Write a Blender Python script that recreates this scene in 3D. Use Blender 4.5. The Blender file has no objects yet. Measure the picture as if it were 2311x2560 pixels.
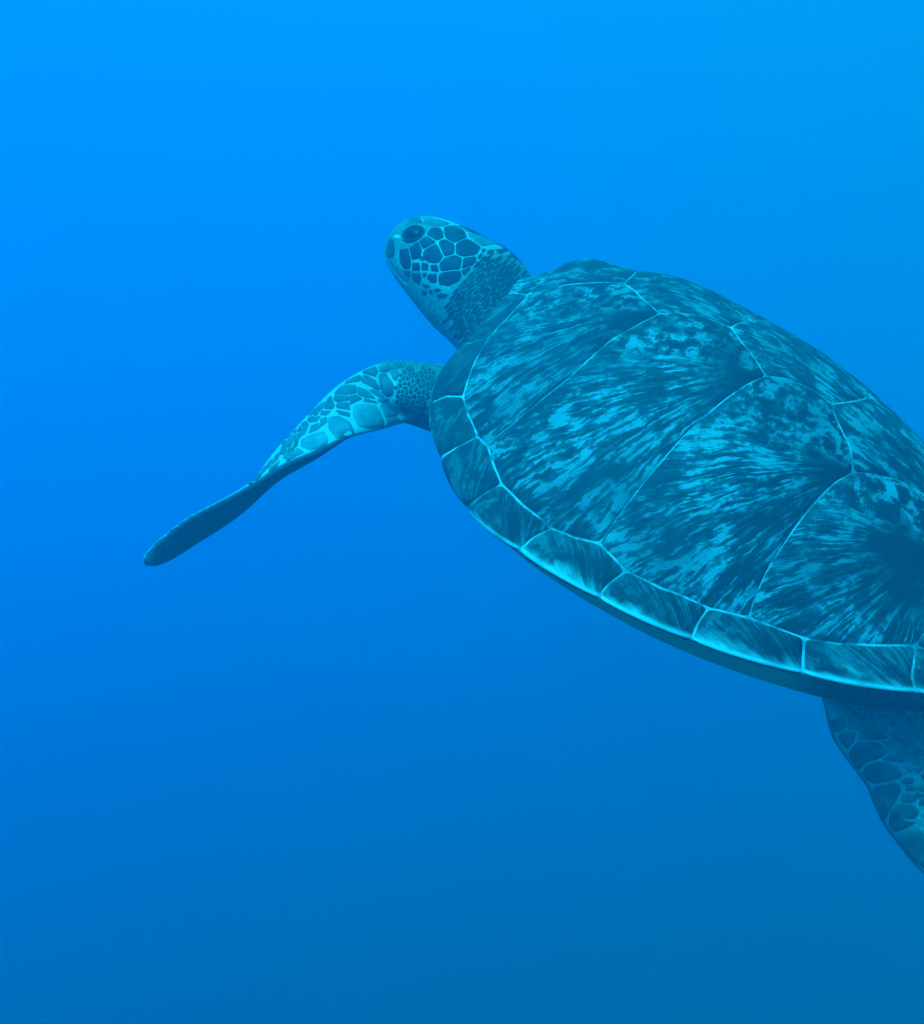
import bpy, bmesh, math, random
import numpy as np
from mathutils import Vector, Matrix
from mathutils.bvhtree import BVHTree

scene = bpy.context.scene
random.seed(7)
rng = np.random.default_rng(7)

# ------------------------------------------------------------------ camera
cam_data = bpy.data.cameras.new("camera")
cam_data.sensor_fit = 'HORIZONTAL'
cam_data.angle = math.radians(45.0)
cam_data.clip_start = 0.02
cam_data.clip_end = 500.0
camera = bpy.data.objects.new("camera", cam_data)
scene.collection.objects.link(camera)
camera.location = (0, 0, 0)
camera.rotation_euler = (math.radians(90), 0, 0)
scene.camera = camera

# ------------------------------------------------------------------ open water all round (world): darker below, bright towards the surface
world = bpy.data.worlds.new("World")
scene.world = world
world.use_nodes = True
wn = world.node_tree
wn.nodes.clear()
w_out = wn.nodes.new("ShaderNodeOutputWorld")
w_bg = wn.nodes.new("ShaderNodeBackground")
w_tc = wn.nodes.new("ShaderNodeTexCoord")
w_sep = wn.nodes.new("ShaderNodeSeparateXYZ")
w_map = wn.nodes.new("ShaderNodeMapRange")
w_ramp = wn.nodes.new("ShaderNodeValToRGB")
w_map.inputs['From Min'].default_value = -1
w_map.inputs['From Max'].default_value = 1
WORLD_STRENGTH = 1.52
stops = [(0.0, (0.0, 0.030, 0.085)), (0.24, (0.0, 0.053, 0.128)), (0.31, (0.0, 0.061, 0.162)), (0.36, (0.0, 0.068, 0.245)), (0.42, (0.0, 0.078, 0.340)),
         (0.48, (0.0, 0.094, 0.430)), (0.56, (0.0, 0.114, 0.500)), (0.64, (0.0, 0.132, 0.540)), (0.72, (0.0, 0.146, 0.560)),
         (0.85, (0.0, 0.27, 0.62)), (1.0, (0.0, 0.50, 0.72))]
els = w_ramp.color_ramp.elements
els[0].position = stops[0][0]; els[0].color = (*stops[0][1], 1)
els[1].position = stops[-1][0]; els[1].color = (*stops[-1][1], 1)
for p, c in stops[1:-1]:
    e = els.new(p); e.color = (*c, 1)
w_ramp.color_ramp.interpolation = 'B_SPLINE'
# greener water to one side
w_mix = wn.nodes.new("ShaderNodeMix"); w_mix.data_type = 'RGBA'; w_mix.blend_type = 'MULTIPLY'
w_side = wn.nodes.new("ShaderNodeMapRange"); w_side.interpolation_type = 'SMOOTHSTEP'
w_side.inputs['From Min'].default_value = -0.45; w_side.inputs['From Max'].default_value = 0.45
w_mix.inputs['B'].default_value = (1, 1.17, 0.77, 1)
wn.links.new(w_tc.outputs['Generated'], w_sep.inputs[0])
wn.links.new(w_sep.outputs['Z'], w_map.inputs['Value'])
wn.links.new(w_map.outputs[0], w_ramp.inputs['Fac'])
wn.links.new(w_sep.outputs['X'], w_side.inputs['Value'])
w_noise = wn.nodes.new("ShaderNodeTexNoise"); w_noise.inputs['Scale'].default_value = 2.6; w_noise.inputs['Detail'].default_value = 3.0
w_add = wn.nodes.new("ShaderNodeMath"); w_add.operation = 'MULTIPLY_ADD'; w_add.inputs[1].default_value = 0.8
w_sub = wn.nodes.new("ShaderNodeMath"); w_sub.operation = 'SUBTRACT'; w_sub.inputs[1].default_value = 0.4; w_sub.use_clamp = True
wn.links.new(w_tc.outputs['Generated'], w_noise.inputs['Vector'])
wn.links.new(w_noise.outputs['Fac'], w_add.inputs[0]); wn.links.new(w_side.outputs[0], w_add.inputs[2])
wn.links.new(w_add.outputs[0], w_sub.inputs[0])
wn.links.new(w_sub.outputs[0], w_mix.inputs['Factor'])
wn.links.new(w_ramp.outputs['Color'], w_mix.inputs['A'])
wn.links.new(w_mix.outputs['Result'], w_bg.inputs['Color'])
w_bg.inputs['Strength'].default_value = WORLD_STRENGTH
wn.links.new(w_bg.outputs[0], w_out.inputs['Surface'])

# ------------------------------------------------------------------ sun, softened and robbed of its red by the water above
sun_data = bpy.data.lights.new("sun", 'SUN')
sun_data.energy = 4.6
sun_data.angle = math.radians(14)
sun_data.color = (0.006, 0.76, 1.0)
sun = bpy.data.objects.new("sun", sun_data)
scene.collection.objects.link(sun)
sun_to = Vector((-0.42, -0.36, 0.83)).normalized()     # direction towards the sun
sun.rotation_euler = sun_to.to_track_quat('Z', 'Y').to_euler()

scene.view_settings.view_transform = 'Standard'
scene.view_settings.look = 'None'
scene.view_settings.exposure = 0.4
scene.view_settings.gamma = 1.0
scene.view_settings.use_curve_mapping = False
scene.cycles.use_denoising = True
scene.cycles.max_bounces = 5
scene.cycles.volume_bounces = 1

# ------------------------------------------------------------------ node helpers
class NT:
    def __init__(self, name):
        self.m = bpy.data.materials.new(name); self.m.use_nodes = True
        self.t = self.m.node_tree; self.t.nodes.clear()
        self.out = self.t.nodes.new("ShaderNodeOutputMaterial")
        self.b = self.t.nodes.new("ShaderNodeBsdfPrincipled")
        self.t.links.new(self.b.outputs[0], self.out.inputs['Surface'])
        self.b.inputs['IOR'].default_value = 1.18
        self.b.inputs['Roughness'].default_value = 0.5
    def n(self, kind, **kw):
        nd = self.t.nodes.new(kind)
        for k, v in kw.items(): setattr(nd, k, v)
        return nd
    def put(self, sock, v):
        if isinstance(v, bpy.types.NodeSocket): self.t.links.new(v, sock)
        elif v is not None: sock.default_value = v
    def math(self, op, a, b=None, c=None, clamp=False):
        nd = self.n("ShaderNodeMath", operation=op); nd.use_clamp = clamp
        self.put(nd.inputs[0], a); self.put(nd.inputs[1], b)
        if c is not None: self.put(nd.inputs[2], c)
        return nd.outputs[0]
    def attr(self, name): return self.n("ShaderNodeAttribute", attribute_name=name)
    def xyz(self, x, y, z):
        nd = self.n("ShaderNodeCombineXYZ"); self.put(nd.inputs[0], x); self.put(nd.inputs[1], y); self.put(nd.inputs[2], z)
        return nd.outputs[0]
    def noise(self, vec, scale=1.0, detail=3.0, rough=0.55, dist=0.0):
        nd = self.n("ShaderNodeTexNoise"); self.put(nd.inputs['Vector'], vec)
        nd.inputs['Scale'].default_value = scale; nd.inputs['Detail'].default_value = detail
        nd.inputs['Roughness'].default_value = rough; nd.inputs['Distortion'].default_value = dist
        return nd.outputs['Fac']
    def step(self, v, a, b, lo=0.0, hi=1.0):
        nd = self.n("ShaderNodeMapRange", interpolation_type='SMOOTHSTEP')
        self.put(nd.inputs['Value'], v)
        nd.inputs['From Min'].default_value = a; nd.inputs['From Max'].default_value = b
        nd.inputs['To Min'].default_value = lo; nd.inputs['To Max'].default_value = hi
        return nd.outputs[0]
    def mix(self, f, a, b):
        nd = self.n("ShaderNodeMix", data_type='RGBA')
        self.put(nd.inputs['Factor'], f)
        for s, v in (('A', a), ('B', b)):
            if isinstance(v, tuple): v = (*v, 1)
            self.put(nd.inputs[s], v)
        return nd.outputs['Result']
    def bump(self, h, strength, dist):
        nd = self.n("ShaderNodeBump"); self.put(nd.inputs['Height'], h)
        nd.inputs['Strength'].default_value = strength; nd.inputs['Distance'].default_value = dist
        self.t.links.new(nd.outputs[0], self.b.inputs['Normal'])

# ------------------------------------------------------------------ materials
PALE = (0.62, 0.74, 0.68)
def mat_seam():
    t = NT("pale_shell_seam")
    tc = t.n("ShaderNodeTexCoord")
    n = t.step(t.noise(tc.outputs['Object'], 26, 4, 0.65), 0.36, 0.62)
    t.put(t.b.inputs['Base Color'], t.mix(n, (0.12, 0.17, 0.17), PALE))
    return t.m
def mat_scute():
    t = NT("streaked_scute_horn")
    g = t.attr("growth"); sep = t.n("ShaderNodeSeparateXYZ"); t.put(sep.inputs[0], g.outputs['Vector'])
    qx, qy, seed = sep.outputs
    sd = t.math('MULTIPLY', seed, 13.7)
    rad = t.math('SQRT', t.math('ADD', t.math('MULTIPLY', qx, qx), t.math('MULTIPLY', qy, qy)))
    ang = t.math('ARCTAN2', qy, qx)
    tc = t.n("ShaderNodeTexCoord")
    wob = t.noise(tc.outputs['Object'], 16, 4)
    wob2 = t.noise(tc.outputs['Object'], 75, 3)
    angw = t.math('ADD', ang, t.math('ADD', t.math('MULTIPLY', t.math('SUBTRACT', wob, 0.5), 0.09), t.math('MULTIPLY', t.math('SUBTRACT', wob2, 0.5), 0.014)))
    n1 = t.noise(t.xyz(t.math('MULTIPLY', angw, 11.5), t.math('MULTIPLY', rad, 17), sd), 1, 3, 0.6)
    n2 = t.noise(t.xyz(t.math('MULTIPLY', angw, 58), t.math('MULTIPLY', rad, 23), t.math('ADD', sd, 5)), 1, 5, 0.68)
    n2b = t.noise(t.xyz(t.math('MULTIPLY', angw, 130), t.math('MULTIPLY', rad, 45), t.math('ADD', sd, 9)), 1, 3, 0.6)
    n4 = t.noise(tc.outputs['Object'], 120, 3, 0.6)
    vor = t.n("ShaderNodeTexVoronoi", feature='F1'); vor.inputs['Scale'].default_value = 1.0
    t.put(vor.inputs['Vector'], t.xyz(t.math('MULTIPLY', angw, 70), t.math('MULTIPLY', rad, 38), t.math('ADD', sd, 3)))
    vsep = t.n("ShaderNodeSeparateColor"); t.put(vsep.inputs[0], vor.outputs['Color'])
    cell = vsep.outputs[0]
    def dev(x, k): return t.math('MULTIPLY', t.math('SUBTRACT', x, 0.5), k)
    v = t.math('ADD', t.math('ADD', dev(n1, 1.05), t.math('ADD', dev(cell, 0.36), dev(t.noise(tc.outputs['Object'], 30, 4, 0.6), 0.75))), t.math('ADD', t.math('ADD', dev(n2, 0.75), dev(n2b, 0.35)), dev(n4, 0.30)))
    streak = t.math('ADD', t.step(v, -0.16, 0.12, 0.0, 0.28), t.step(v, 0.075, 0.15, 0.0, 0.72))
    hair = t.math('MULTIPLY', t.step(n2b, 0.66, 0.70, 0.0, 0.28), t.step(rad, 0.10, 0.2))
    streak = t.math('MAXIMUM', streak, hair)
    mot = t.noise(tc.outputs['Object'], 52, 6, 0.72, 0.3)
    motb = t.noise(tc.outputs['Object'], 15, 5, 0.65)
    mott = t.math('ADD', t.step(mot, 0.45, 0.58, 0.0, 0.42), t.step(t.math('ADD', t.math('MULTIPLY', mot, 0.6), t.math('MULTIPLY', motb, 0.4)), 0.522, 0.545, 0.0, 0.7), clamp=True)
    aw = t.step(t.math('ADD', ang, t.math('MULTIPLY', t.math('SUBTRACT', motb, 0.5), 0.7)), 0.35, 0.72)
    pat = t.n("ShaderNodeMix", data_type='FLOAT'); t.put(pat.inputs['Factor'], aw); t.put(pat.inputs['A'], mott); t.put(pat.inputs['B'], streak)
    pat = pat.outputs['Result']
    near = t.step(t.math('ADD', rad, t.math('MULTIPLY', t.math('SUBTRACT', motb, 0.5), 0.12)), 0.03, 0.12)
    near = t.math('MAXIMUM', near, t.math('SUBTRACT', 1.0, aw))
    pat = t.math('MULTIPLY', pat, near)
    strong = t.step(t.noise(tc.outputs['Object'], 7, 2), 0.35, 0.65, 0.45, 1.0)
    pat = t.math('MULTIPLY', pat, strong)
    marg = t.attr('marginal').outputs['Fac']
    pat = t.math('MULTIPLY', pat, t.math('SUBTRACT', 1.0, t.math('MULTIPLY', marg, 0.6)))
    dk = t.mix(t.noise(tc.outputs['Object'], 5, 4), (0.018, 0.028, 0.034), (0.044, 0.070, 0.074))
    fine = t.math('MULTIPLY', t.step(n2, 0.35, 0.7, 0.0, 0.40), t.step(rad, 0.08, 0.2))
    dk = t.mix(fine, dk, (0.09, 0.135, 0.135))
    col = t.mix(pat, dk, (0.35, 0.46, 0.44))
    ed = t.attr("edge").outputs['Fac']
    cut = t.step(ed, 0.66, 0.76, 1.0, 0.0)
    patch = t.noise(tc.outputs['Object'], 9, 3)
    blaze = t.step(t.math('ADD', ed, t.math('ADD', t.math('MULTIPLY', t.math('SUBTRACT', patch, 0.5), 0.9), t.math('MULTIPLY', t.math('SUBTRACT', n1, 0.5), 0.35))), 0.44, 0.68)
    line = t.math('MULTIPLY', t.step(ed, 0.50, 0.56), t.step(patch, 0.34, 0.52, 0.35, 1.0))
    em = t.math('MULTIPLY', t.math('MAXIMUM', blaze, line), cut)
    em = t.math('MULTIPLY', em, t.step(ed, 0.02, 0.15))
    col = t.mix(em, col, (0.80, 0.90, 0.78))
    t.put(t.b.inputs['Base Color'], col)
    t.b.inputs['Roughness'].default_value = 0.5
    t.bump(t.math('ADD', t.math('MULTIPLY', n2, 0.6), t.math('MULTIPLY', mot, 0.5)), 0.5, 0.004)
    return t.m
def mat_skin():
    t = NT("wrinkled_turtle_skin")
    tc = t.n("ShaderNodeTexCoord")
    vo = t.n("ShaderNodeTexVoronoi", feature='DISTANCE_TO_EDGE'); t.put(vo.inputs['Vector'], tc.outputs['Object']); vo.inputs['Scale'].default_value = 95
    vo.inputs['Randomness'].default_value = 0.9
    line = t.step(vo.outputs['Distance'], 0.03, 0.14, 1.0, 0.0)
    n = t.noise(tc.outputs['Object'], 22, 5, 0.6)
    base = t.mix(n, (0.09, 0.14, 0.115), (0.16, 0.23, 0.19))
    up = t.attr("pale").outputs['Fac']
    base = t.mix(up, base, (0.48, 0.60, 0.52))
    base = t.mix(t.attr('belly').outputs['Fac'], base, (0.72, 0.74, 0.36))
    plain = t.attr('plain').outputs['Fac']
    line = t.math('MULTIPLY', line, t.math('SUBTRACT', 1.0, plain))
    col = t.mix(t.math('MULTIPLY', line, 0.45), base, (0.34, 0.46, 0.38))
    t.put(t.b.inputs['Base Color'], col)
    t.b.inputs['Roughness'].default_value = 0.6
    t.bump(t.math('ADD', t.math('MULTIPLY', t.math('MULTIPLY', vo.outputs['Distance'], t.math('SUBTRACT', 1.0, plain)), 1.5), n), 0.5, 0.003)
    return t.m
def mat_scale(name, dark, light):
    t = NT(name)
    tc = t.n("ShaderNodeTexCoord"); oi = t.n("ShaderNodeObjectInfo")
    n = t.noise(tc.outputs['Object'], 40, 4, 0.6)
    ed = t.attr("edge").outputs['Fac']
    col = t.mix(t.step(n, 0.3, 0.75), dark, light)
    f = t.math('ADD', t.step(ed, 0.82, 1.0, 0.0, 0.3), t.math('MULTIPLY', oi.outputs['Random'], 0.2))
    col = t.mix(f, col, tuple(min(1, c * 2.0) for c in light))
    t.put(t.b.inputs['Base Color'], col)
    t.b.inputs['Roughness'].default_value = 0.5
    t.bump(n, 0.25, 0.003)
    return t.m
def mat_eye():
    t = NT("dark_wet_eye")
    t.b.inputs['Base Color'].default_value = (0.008, 0.012, 0.014, 1)
    t.b.inputs['Roughness'].default_value = 0.4
    t.b.inputs['IOR'].default_value = 1.3
    return t.m
M_SEAM, M_SCUTE, M_SKIN, M_EYE = mat_seam(), mat_scute(), mat_skin(), mat_eye()
M_HEAD = mat_scale("dark_head_scale", (0.022, 0.038, 0.046), (0.05, 0.08, 0.088))
M_FLIP = mat_scale("flipper_scale", (0.13, 0.21, 0.225), (0.26, 0.37, 0.37))
M_FLIPD = mat_scale("dark_flipper_scale", (0.07, 0.12, 0.135), (0.16, 0.24, 0.245))
M_HIND = mat_scale("hind_flipper_scale", (0.08, 0.14, 0.11), (0.20, 0.30, 0.235))
M_EYE_CORNER = mat_scale("pale_eye_corner", (0.55, 0.65, 0.6), (0.8, 0.85, 0.8))  # very pale spot at the front corner of the eye
M_CROWN = mat_scale("pale_crown_scale", (0.07, 0.12, 0.13), (0.20, 0.29, 0.28))
M_SMALL = mat_scale("small_skin_scale", (0.035, 0.06, 0.065), (0.07, 0.115, 0.11))

# ------------------------------------------------------------------ turtle root: x forward, y to its left, z out of its back
R = np.array([[-0.699060, -0.664134, 0.265032], [-0.504959, 0.196069, -0.840579], [0.506292, -0.721445, -0.472424]])
T = np.array([0.4079, -0.0256, 1.6621])
root = bpy.data.objects.new("sea_turtle", None)
scene.collection.objects.link(root)
rows = [R[0], R[2], -R[1]]
mw = Matrix([[*rows[0], T[0]], [*rows[1], T[2]], [*rows[2], -T[1]], [0, 0, 0, 1]])
root.matrix_world = mw
root["label"] = "green sea turtle with streaked shell swimming up to the left in blue water"
root["category"] = "sea turtle"

def add(name, verts, faces, mat, parent, smooth=True, attrs=None):
    me = bpy.data.meshes.new(name)
    me.from_pydata([tuple(v) for v in verts], [], faces)
    if smooth: me.polygons.foreach_set("use_smooth", [True] * len(me.polygons))
    for an, (kind, data) in (attrs or {}).items():
        a = me.attributes.new(an, kind, 'POINT')
        a.data.foreach_set("vector" if kind == 'FLOAT_VECTOR' else "value", np.asarray(data, dtype=np.float32).ravel())
    me.materials.append(mat)
    me.update()
    o = bpy.data.objects.new(name, me)
    scene.collection.objects.link(o)
    o.parent = parent
    return o

# ------------------------------------------------------------------ the shell as a surface
def nat(xk):
    n = len(xk); h = np.diff(xk); A = np.eye(n); B = np.zeros((n, n))
    for i in range(1, n - 1):
        A[i, i-1] = h[i-1]; A[i, i] = 2 * (h[i-1] + h[i]); A[i, i+1] = h[i]
        B[i, i-1] += 6 / h[i-1]; B[i, i] -= 6 / h[i-1] + 6 / h[i]; B[i, i+1] += 6 / h[i]
    return np.linalg.solve(A, B)
def spl(x, xk, yk, M2):
    m = M2 @ yk; i = np.clip(np.searchsorted(xk, x) - 1, 0, len(xk) - 2); h = xk[i+1] - xk[i]
    a = (xk[i+1] - x) / h; b = (x - xk[i]) / h
    return a * yk[i] + b * yk[i+1] + ((a**3 - a) * m[i] + (b**3 - b) * m[i+1]) * h * h / 6
PK = np.radians([0, 15, 32, 50, 70, 90, 110, 130, 150, 167, 180.]); PM = nat(PK)
CK = np.array([-.55, -.42, -.3, -.15, 0, .12, .25, .36, .46, .55]); CM = nat(CK)
XC = 0.03
RAD = np.array([0.4620, 0.4400, 0.4495, 0.4246, 0.4018, 0.3900, 0.3986, 0.4190, 0.4670, 0.5180, 0.5359])
ZR = np.array([0.1320, 0.0830, 0.0149, -0.0270, -0.0487, -0.0458, -0.0350, -0.0226, 0.0018, 0.0328, 0.0571])
CREST = np.array([0.0071, 0.1620, 0.2028, 0.2260, 0.2362, 0.2524, 0.2744, 0.2723, 0.2506, 0.0041])
KS = 1.0878
def lip_r(phi): return np.interp(np.degrees(np.abs(phi)), [0, 26, 40, 60, 80, 100, 180], [.0030, .0035, .011, .013, .0045, .0028, .0030])
MM = [[[[0.8462, 0.3568]], 0.3803], [[[0.7061, 0.5944]], 0.6516], [[[0.5558, 0.7334], [0.5901, 0.7631]], 0.904], [[[0.3596, 0.8561]], 1.1533], [[[0.1034, 0.9223], [0.1141, 0.9557]], 1.4268], [[[-0.1973, 0.9058], [-0.1991, 0.936]], 1.7546], [[[-0.4535, 0.8101], [-0.4712, 0.8404]], 2.0647], [[[-0.6703, 0.642]], 2.3769], [[[-0.8051, 0.4006], [-0.8391, 0.4257]], 2.6503]]
RIM_SEAMS = np.array([-0.1, 0.10] + [m[1] for m in MM] + [2.90, math.pi + 0.24])
def scallop(phi):
    i = np.clip(np.searchsorted(RIM_SEAMS, phi) - 1, 0, len(RIM_SEAMS) - 2)
    f = np.clip((phi - RIM_SEAMS[i]) / (RIM_SEAMS[i+1] - RIM_SEAMS[i]), 0, 1)
    return np.sin(math.pi * f**0.8)**0.5 - 0.7
def surf_rho(cx, sy, rho):
    """point for unit plan direction (cx, sy) and rho <= 1"""
    phi = np.arctan2(np.abs(sy), cx)
    k = np.clip((rho - 0.82) / 0.18, 0, 1)
    Rr = spl(phi, PK, RAD, PM) * (1 + 0.009 * scallop(phi) * k * k)
    x = XC + Rr * rho * cx; y = Rr * rho * sy
    z = spl(phi, PK, ZR, PM) * rho**2 + spl(x, CK, CREST, CM) * np.clip(1 - rho**2, 0, 1)**KS
    z = z + 0.041 * np.exp(-((x - .40) / .100)**2 - ((y + .03) / .11)**2) * np.clip(1 - rho**2, 0, 1)**0.5
    return np.stack([x, y, z], -1)
def shell(q, h=0.0):
    """q: (n,2) points of the plan (unit disc = rim, beyond = round the lip); h: height above the surface"""
    q = np.atleast_2d(np.asarray(q, float)); h = np.broadcast_to(np.asarray(h, float), (len(q),))
    r = np.hypot(q[:, 0], q[:, 1]); rs = np.maximum(r, 1e-6)
    cx, sy = q[:, 0] / rs, q[:, 1] / rs
    rc = np.clip(r, 0, 1)
    P = surf_rho(cx, sy, rc)
    e = 2e-3
    def at(qq):
        r2 = np.maximum(np.hypot(qq[:, 0], qq[:, 1]), 1e-6); return surf_rho(qq[:, 0] / r2, qq[:, 1] / r2, np.minimum(r2, 1.0))
    qi = q / rs[:, None] * np.minimum(r, 0.985)[:, None]
    dx = at(qi + [e, 0]) - at(qi - [e, 0]); dy = at(qi + [0, e]) - at(qi - [0, e])
    N = np.cross(dx, dy); N /= np.linalg.norm(N, axis=1)[:, None] + 1e-12
    # round the lip
    out = np.stack([cx, sy, 0 * cx], -1)
    td = out - N * (out * N).sum(1)[:, None]; td /= np.linalg.norm(td, axis=1)[:, None] + 1e-12
    a = np.clip((r - 1) / 0.2, 0, 1) * math.radians(165)
    lr = lip_r(np.arctan2(sy, cx))[:, None]
    ctr = P - N * lr
    n2 = N * np.cos(a)[:, None] + td * np.sin(a)[:, None]
    Pl = ctr + n2 * lr
    P = np.where((r > 1)[:, None], Pl, P); N = np.where((r > 1)[:, None], n2, N)
    return P + N * h[:, None], N

# the bony shell under the horn plates
nph = 200
rhos = np.concatenate([np.linspace(0.02, 0.9, 30), np.linspace(0.92, 1.0, 6), np.linspace(1.02, 1.2, 9)])
verts = []; faces = []
ang = np.linspace(-math.pi, math.pi, nph, endpoint=False)
for r in rhos:
    P, N = shell(np.stack([r * np.cos(ang), r * np.sin(ang)], 1), -0.0004)
    verts += P.tolist()
# underside: from the lip in to the belly
last = np.array(verts[-nph:])
for k, dz in ((0.94, -0.006), (0.85, -0.012), (0.7, -0.014)):
    P = last.copy(); P[:, 0] = XC + (P[:, 0] - XC) * k; P[:, 1] *= k; P[:, 2] += dz
    verts += P.tolist()
nr = len(verts) // nph
for i in range(nr - 1):
    for j in range(nph):
        faces.append((i * nph + j, (i + 1) * nph + j, (i + 1) * nph + (j + 1) % nph, i * nph + (j + 1) % nph))
verts.append(shell([[0.0001, 0]], -0.0004)[0][0].tolist())
for j in range(nph): faces.append((len(verts) - 1, j, (j + 1) % nph))
carapace = add("carapace", verts, faces, M_SEAM, root)

# ------------------------------------------------------------------ horn plates (scutes), outlines in the shell plan
MC = [[[0.8903, 0.1418], [0.8795, 0.2265], [0.8659, 0.2965], [0.8462, 0.3568]], [[0.8462, 0.3568], [0.7934, 0.438], [0.7477, 0.5157], [0.7061, 0.5944]], [[0.7061, 0.5944], [0.6426, 0.6583], [0.5558, 0.7334]], [[0.5558, 0.7334], [0.5, 0.7595], [0.4316, 0.8109], [0.3596, 0.8561]], [[0.3596, 0.8561], [0.2404, 0.8944], [0.1034, 0.9223]], [[0.1034, 0.9223], [0.016, 0.9184], [-0.069, 0.8998], [-0.1378, 0.9034], [-0.1973, 0.9058]], [[-0.1973, 0.9058], [-0.3121, 0.8723], [-0.4535, 0.8101]], [[-0.4535, 0.8101], [-0.5472, 0.7384], [-0.6054, 0.6948], [-0.6703, 0.642]], [[-0.6703, 0.642], [-0.7221, 0.5743], [-0.7699, 0.4841], [-0.8051, 0.4006]]]
C12 = [[0.3196, 0.2232], [0.3456, 0.3058], [0.3754, 0.3784], [0.3942, 0.4627], [0.4079, 0.5465], [0.4424, 0.6293], [0.4695, 0.697], [0.4903, 0.7317], [0.5, 0.7595]]
C23 = [[-0.0983, 0.2543], [-0.0805, 0.3343], [-0.0702, 0.4203], [-0.0622, 0.5019], [-0.055, 0.5886], [-0.0565, 0.6773], [-0.0572, 0.7514], [-0.0623, 0.8347], [-0.069, 0.8998]]
C34 = [[-0.4394, 0.2514], [-0.4432, 0.3247], [-0.4557, 0.4066], [-0.4665, 0.4761], [-0.4832, 0.5587], [-0.5008, 0.6389], [-0.5252, 0.7039], [-0.5472, 0.7384]]
VC = [[[0.8903, 0.1418], [0.8448, 0.1404], [0.789, 0.1248], [0.7049, 0.1045], [0.6288, 0.0868], [0.5649, 0.0829]], [[0.5649, 0.0829], [0.4451, 0.1658], [0.3196, 0.2232]], [[0.3196, 0.2232], [0.274, 0.1825], [0.2211, 0.1493], [0.1748, 0.1346], [0.1266, 0.1272]], [[0.1266, 0.1272], [0.0572, 0.1812], [-0.0983, 0.2543]], [[-0.0983, 0.2543], [-0.1442, 0.1947], [-0.1939, 0.1552], [-0.232, 0.136], [-0.2599, 0.1291]], [[-0.2599, 0.1291], [-0.2966, 0.1628], [-0.3403, 0.1835], [-0.3815, 0.2007], [-0.4394, 0.2514]], [[-0.4394, 0.2514], [-0.4544, 0.1955], [-0.4833, 0.1354], [-0.5299, 0.0896]]]
OUT = 1.115
def polar(phi, r): return [r * math.cos(phi), r * math.sin(phi)]
def chain(*segs):
    o = []
    for s in segs:
        for p in s:
            if not o or abs(p[0] - o[-1][0]) + abs(p[1] - o[-1][1]) > 1e-5: o.append(list(p))
    if abs(o[0][0] - o[-1][0]) + abs(o[0][1] - o[-1][1]) < 1e-5: o.pop()
    return o
def rev(s): return list(reversed(s))
def mir(s): return [[p[0], -p[1]] for p in s]
B7 = [-0.640, 0.105]                      # rear corner of the fourth row plate
A9 = MC[8][-1]; A10 = [-0.915, 0.20]; A11 = [-0.955, 0.0]
VC6 = VC[6] + [B7]
V5S = [B7, [-0.74, 0.20], A9]             # last plate of the middle row against the fourth side plate
MC9 = [A9, [-0.87, 0.30], A10]; MC10 = [A10, A11]
NUC = 0.10
rim_phi = [NUC] + [m[1] for m in MM] + [2.90, math.pi]
inner = MC + [MC9, MC10]
scutes = []   # (outline, growth focus, anisotropy, kind)
for i in range(11):
    p0, p1 = rim_phi[i], rim_phi[i + 1]
    s0, s1 = inner[i][0], inner[i][-1]
    arc = [polar(p1 + (p0 - p1) * k, OUT) for k in np.linspace(0, 1, 7)]
    def side(a, ph): return [a, polar(ph, 0.97), polar(ph, 1.04)]
    line = chain(inner[i], side(s1, p1), arc, rev(side(s0, p0)))
    scutes.append((line, polar(p1 - 0.03, 0.99), 'marginal'))
costal = [chain(VC[0], VC[1], C12, rev(MC[3][:2]), rev(MC[2]), rev(MC[1]), rev(MC[0])),
          chain(VC[2], VC[3], C23, rev(MC[5][:3]), rev(MC[4]), rev(MC[3][1:]), rev(C12)),
          chain(VC[4], VC[5], C34, rev(MC[7][:2]), rev(MC[6]), rev(MC[5][2:]), rev(C23)),
          chain(VC6, V5S, rev(MC[8]), rev(MC[7][1:]), rev(C34))]
cfocus = [VC[1][-1], VC[3][-1], VC[5][-1], [-0.66, 0.20]]
for c, fcs in zip(costal, cfocus): scutes.append((c, fcs, 'costal'))
side_list = list(scutes)
for line, fcs, kind in side_list: scutes.append((mir(line), [fcs[0], -fcs[1]], kind))
A0 = MC[0][0]
n_arc = [polar(k, OUT) for k in np.linspace(-NUC, NUC, 7)]
scutes.append((chain([[A0[0], -A0[1]], polar(-NUC, 0.97), polar(-NUC, 1.04)], n_arc, [polar(NUC, 1.04), polar(NUC, 0.97), A0]), [0.90, 0.0], 'nuchal'))
vleft = [VC[0], VC[1] + VC[2], VC[3] + VC[4], VC[5] + VC6, V5S + MC9 + [A11]]
vfoc = [[0.58, 0], [0.15, 0], [-0.24, 0], [-0.62, 0], [-0.93, 0]]
for vl, fcs in zip(vleft, vfoc):
    scutes.append((chain(vl, rev(mir(vl))), fcs, 'vertebral'))

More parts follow.
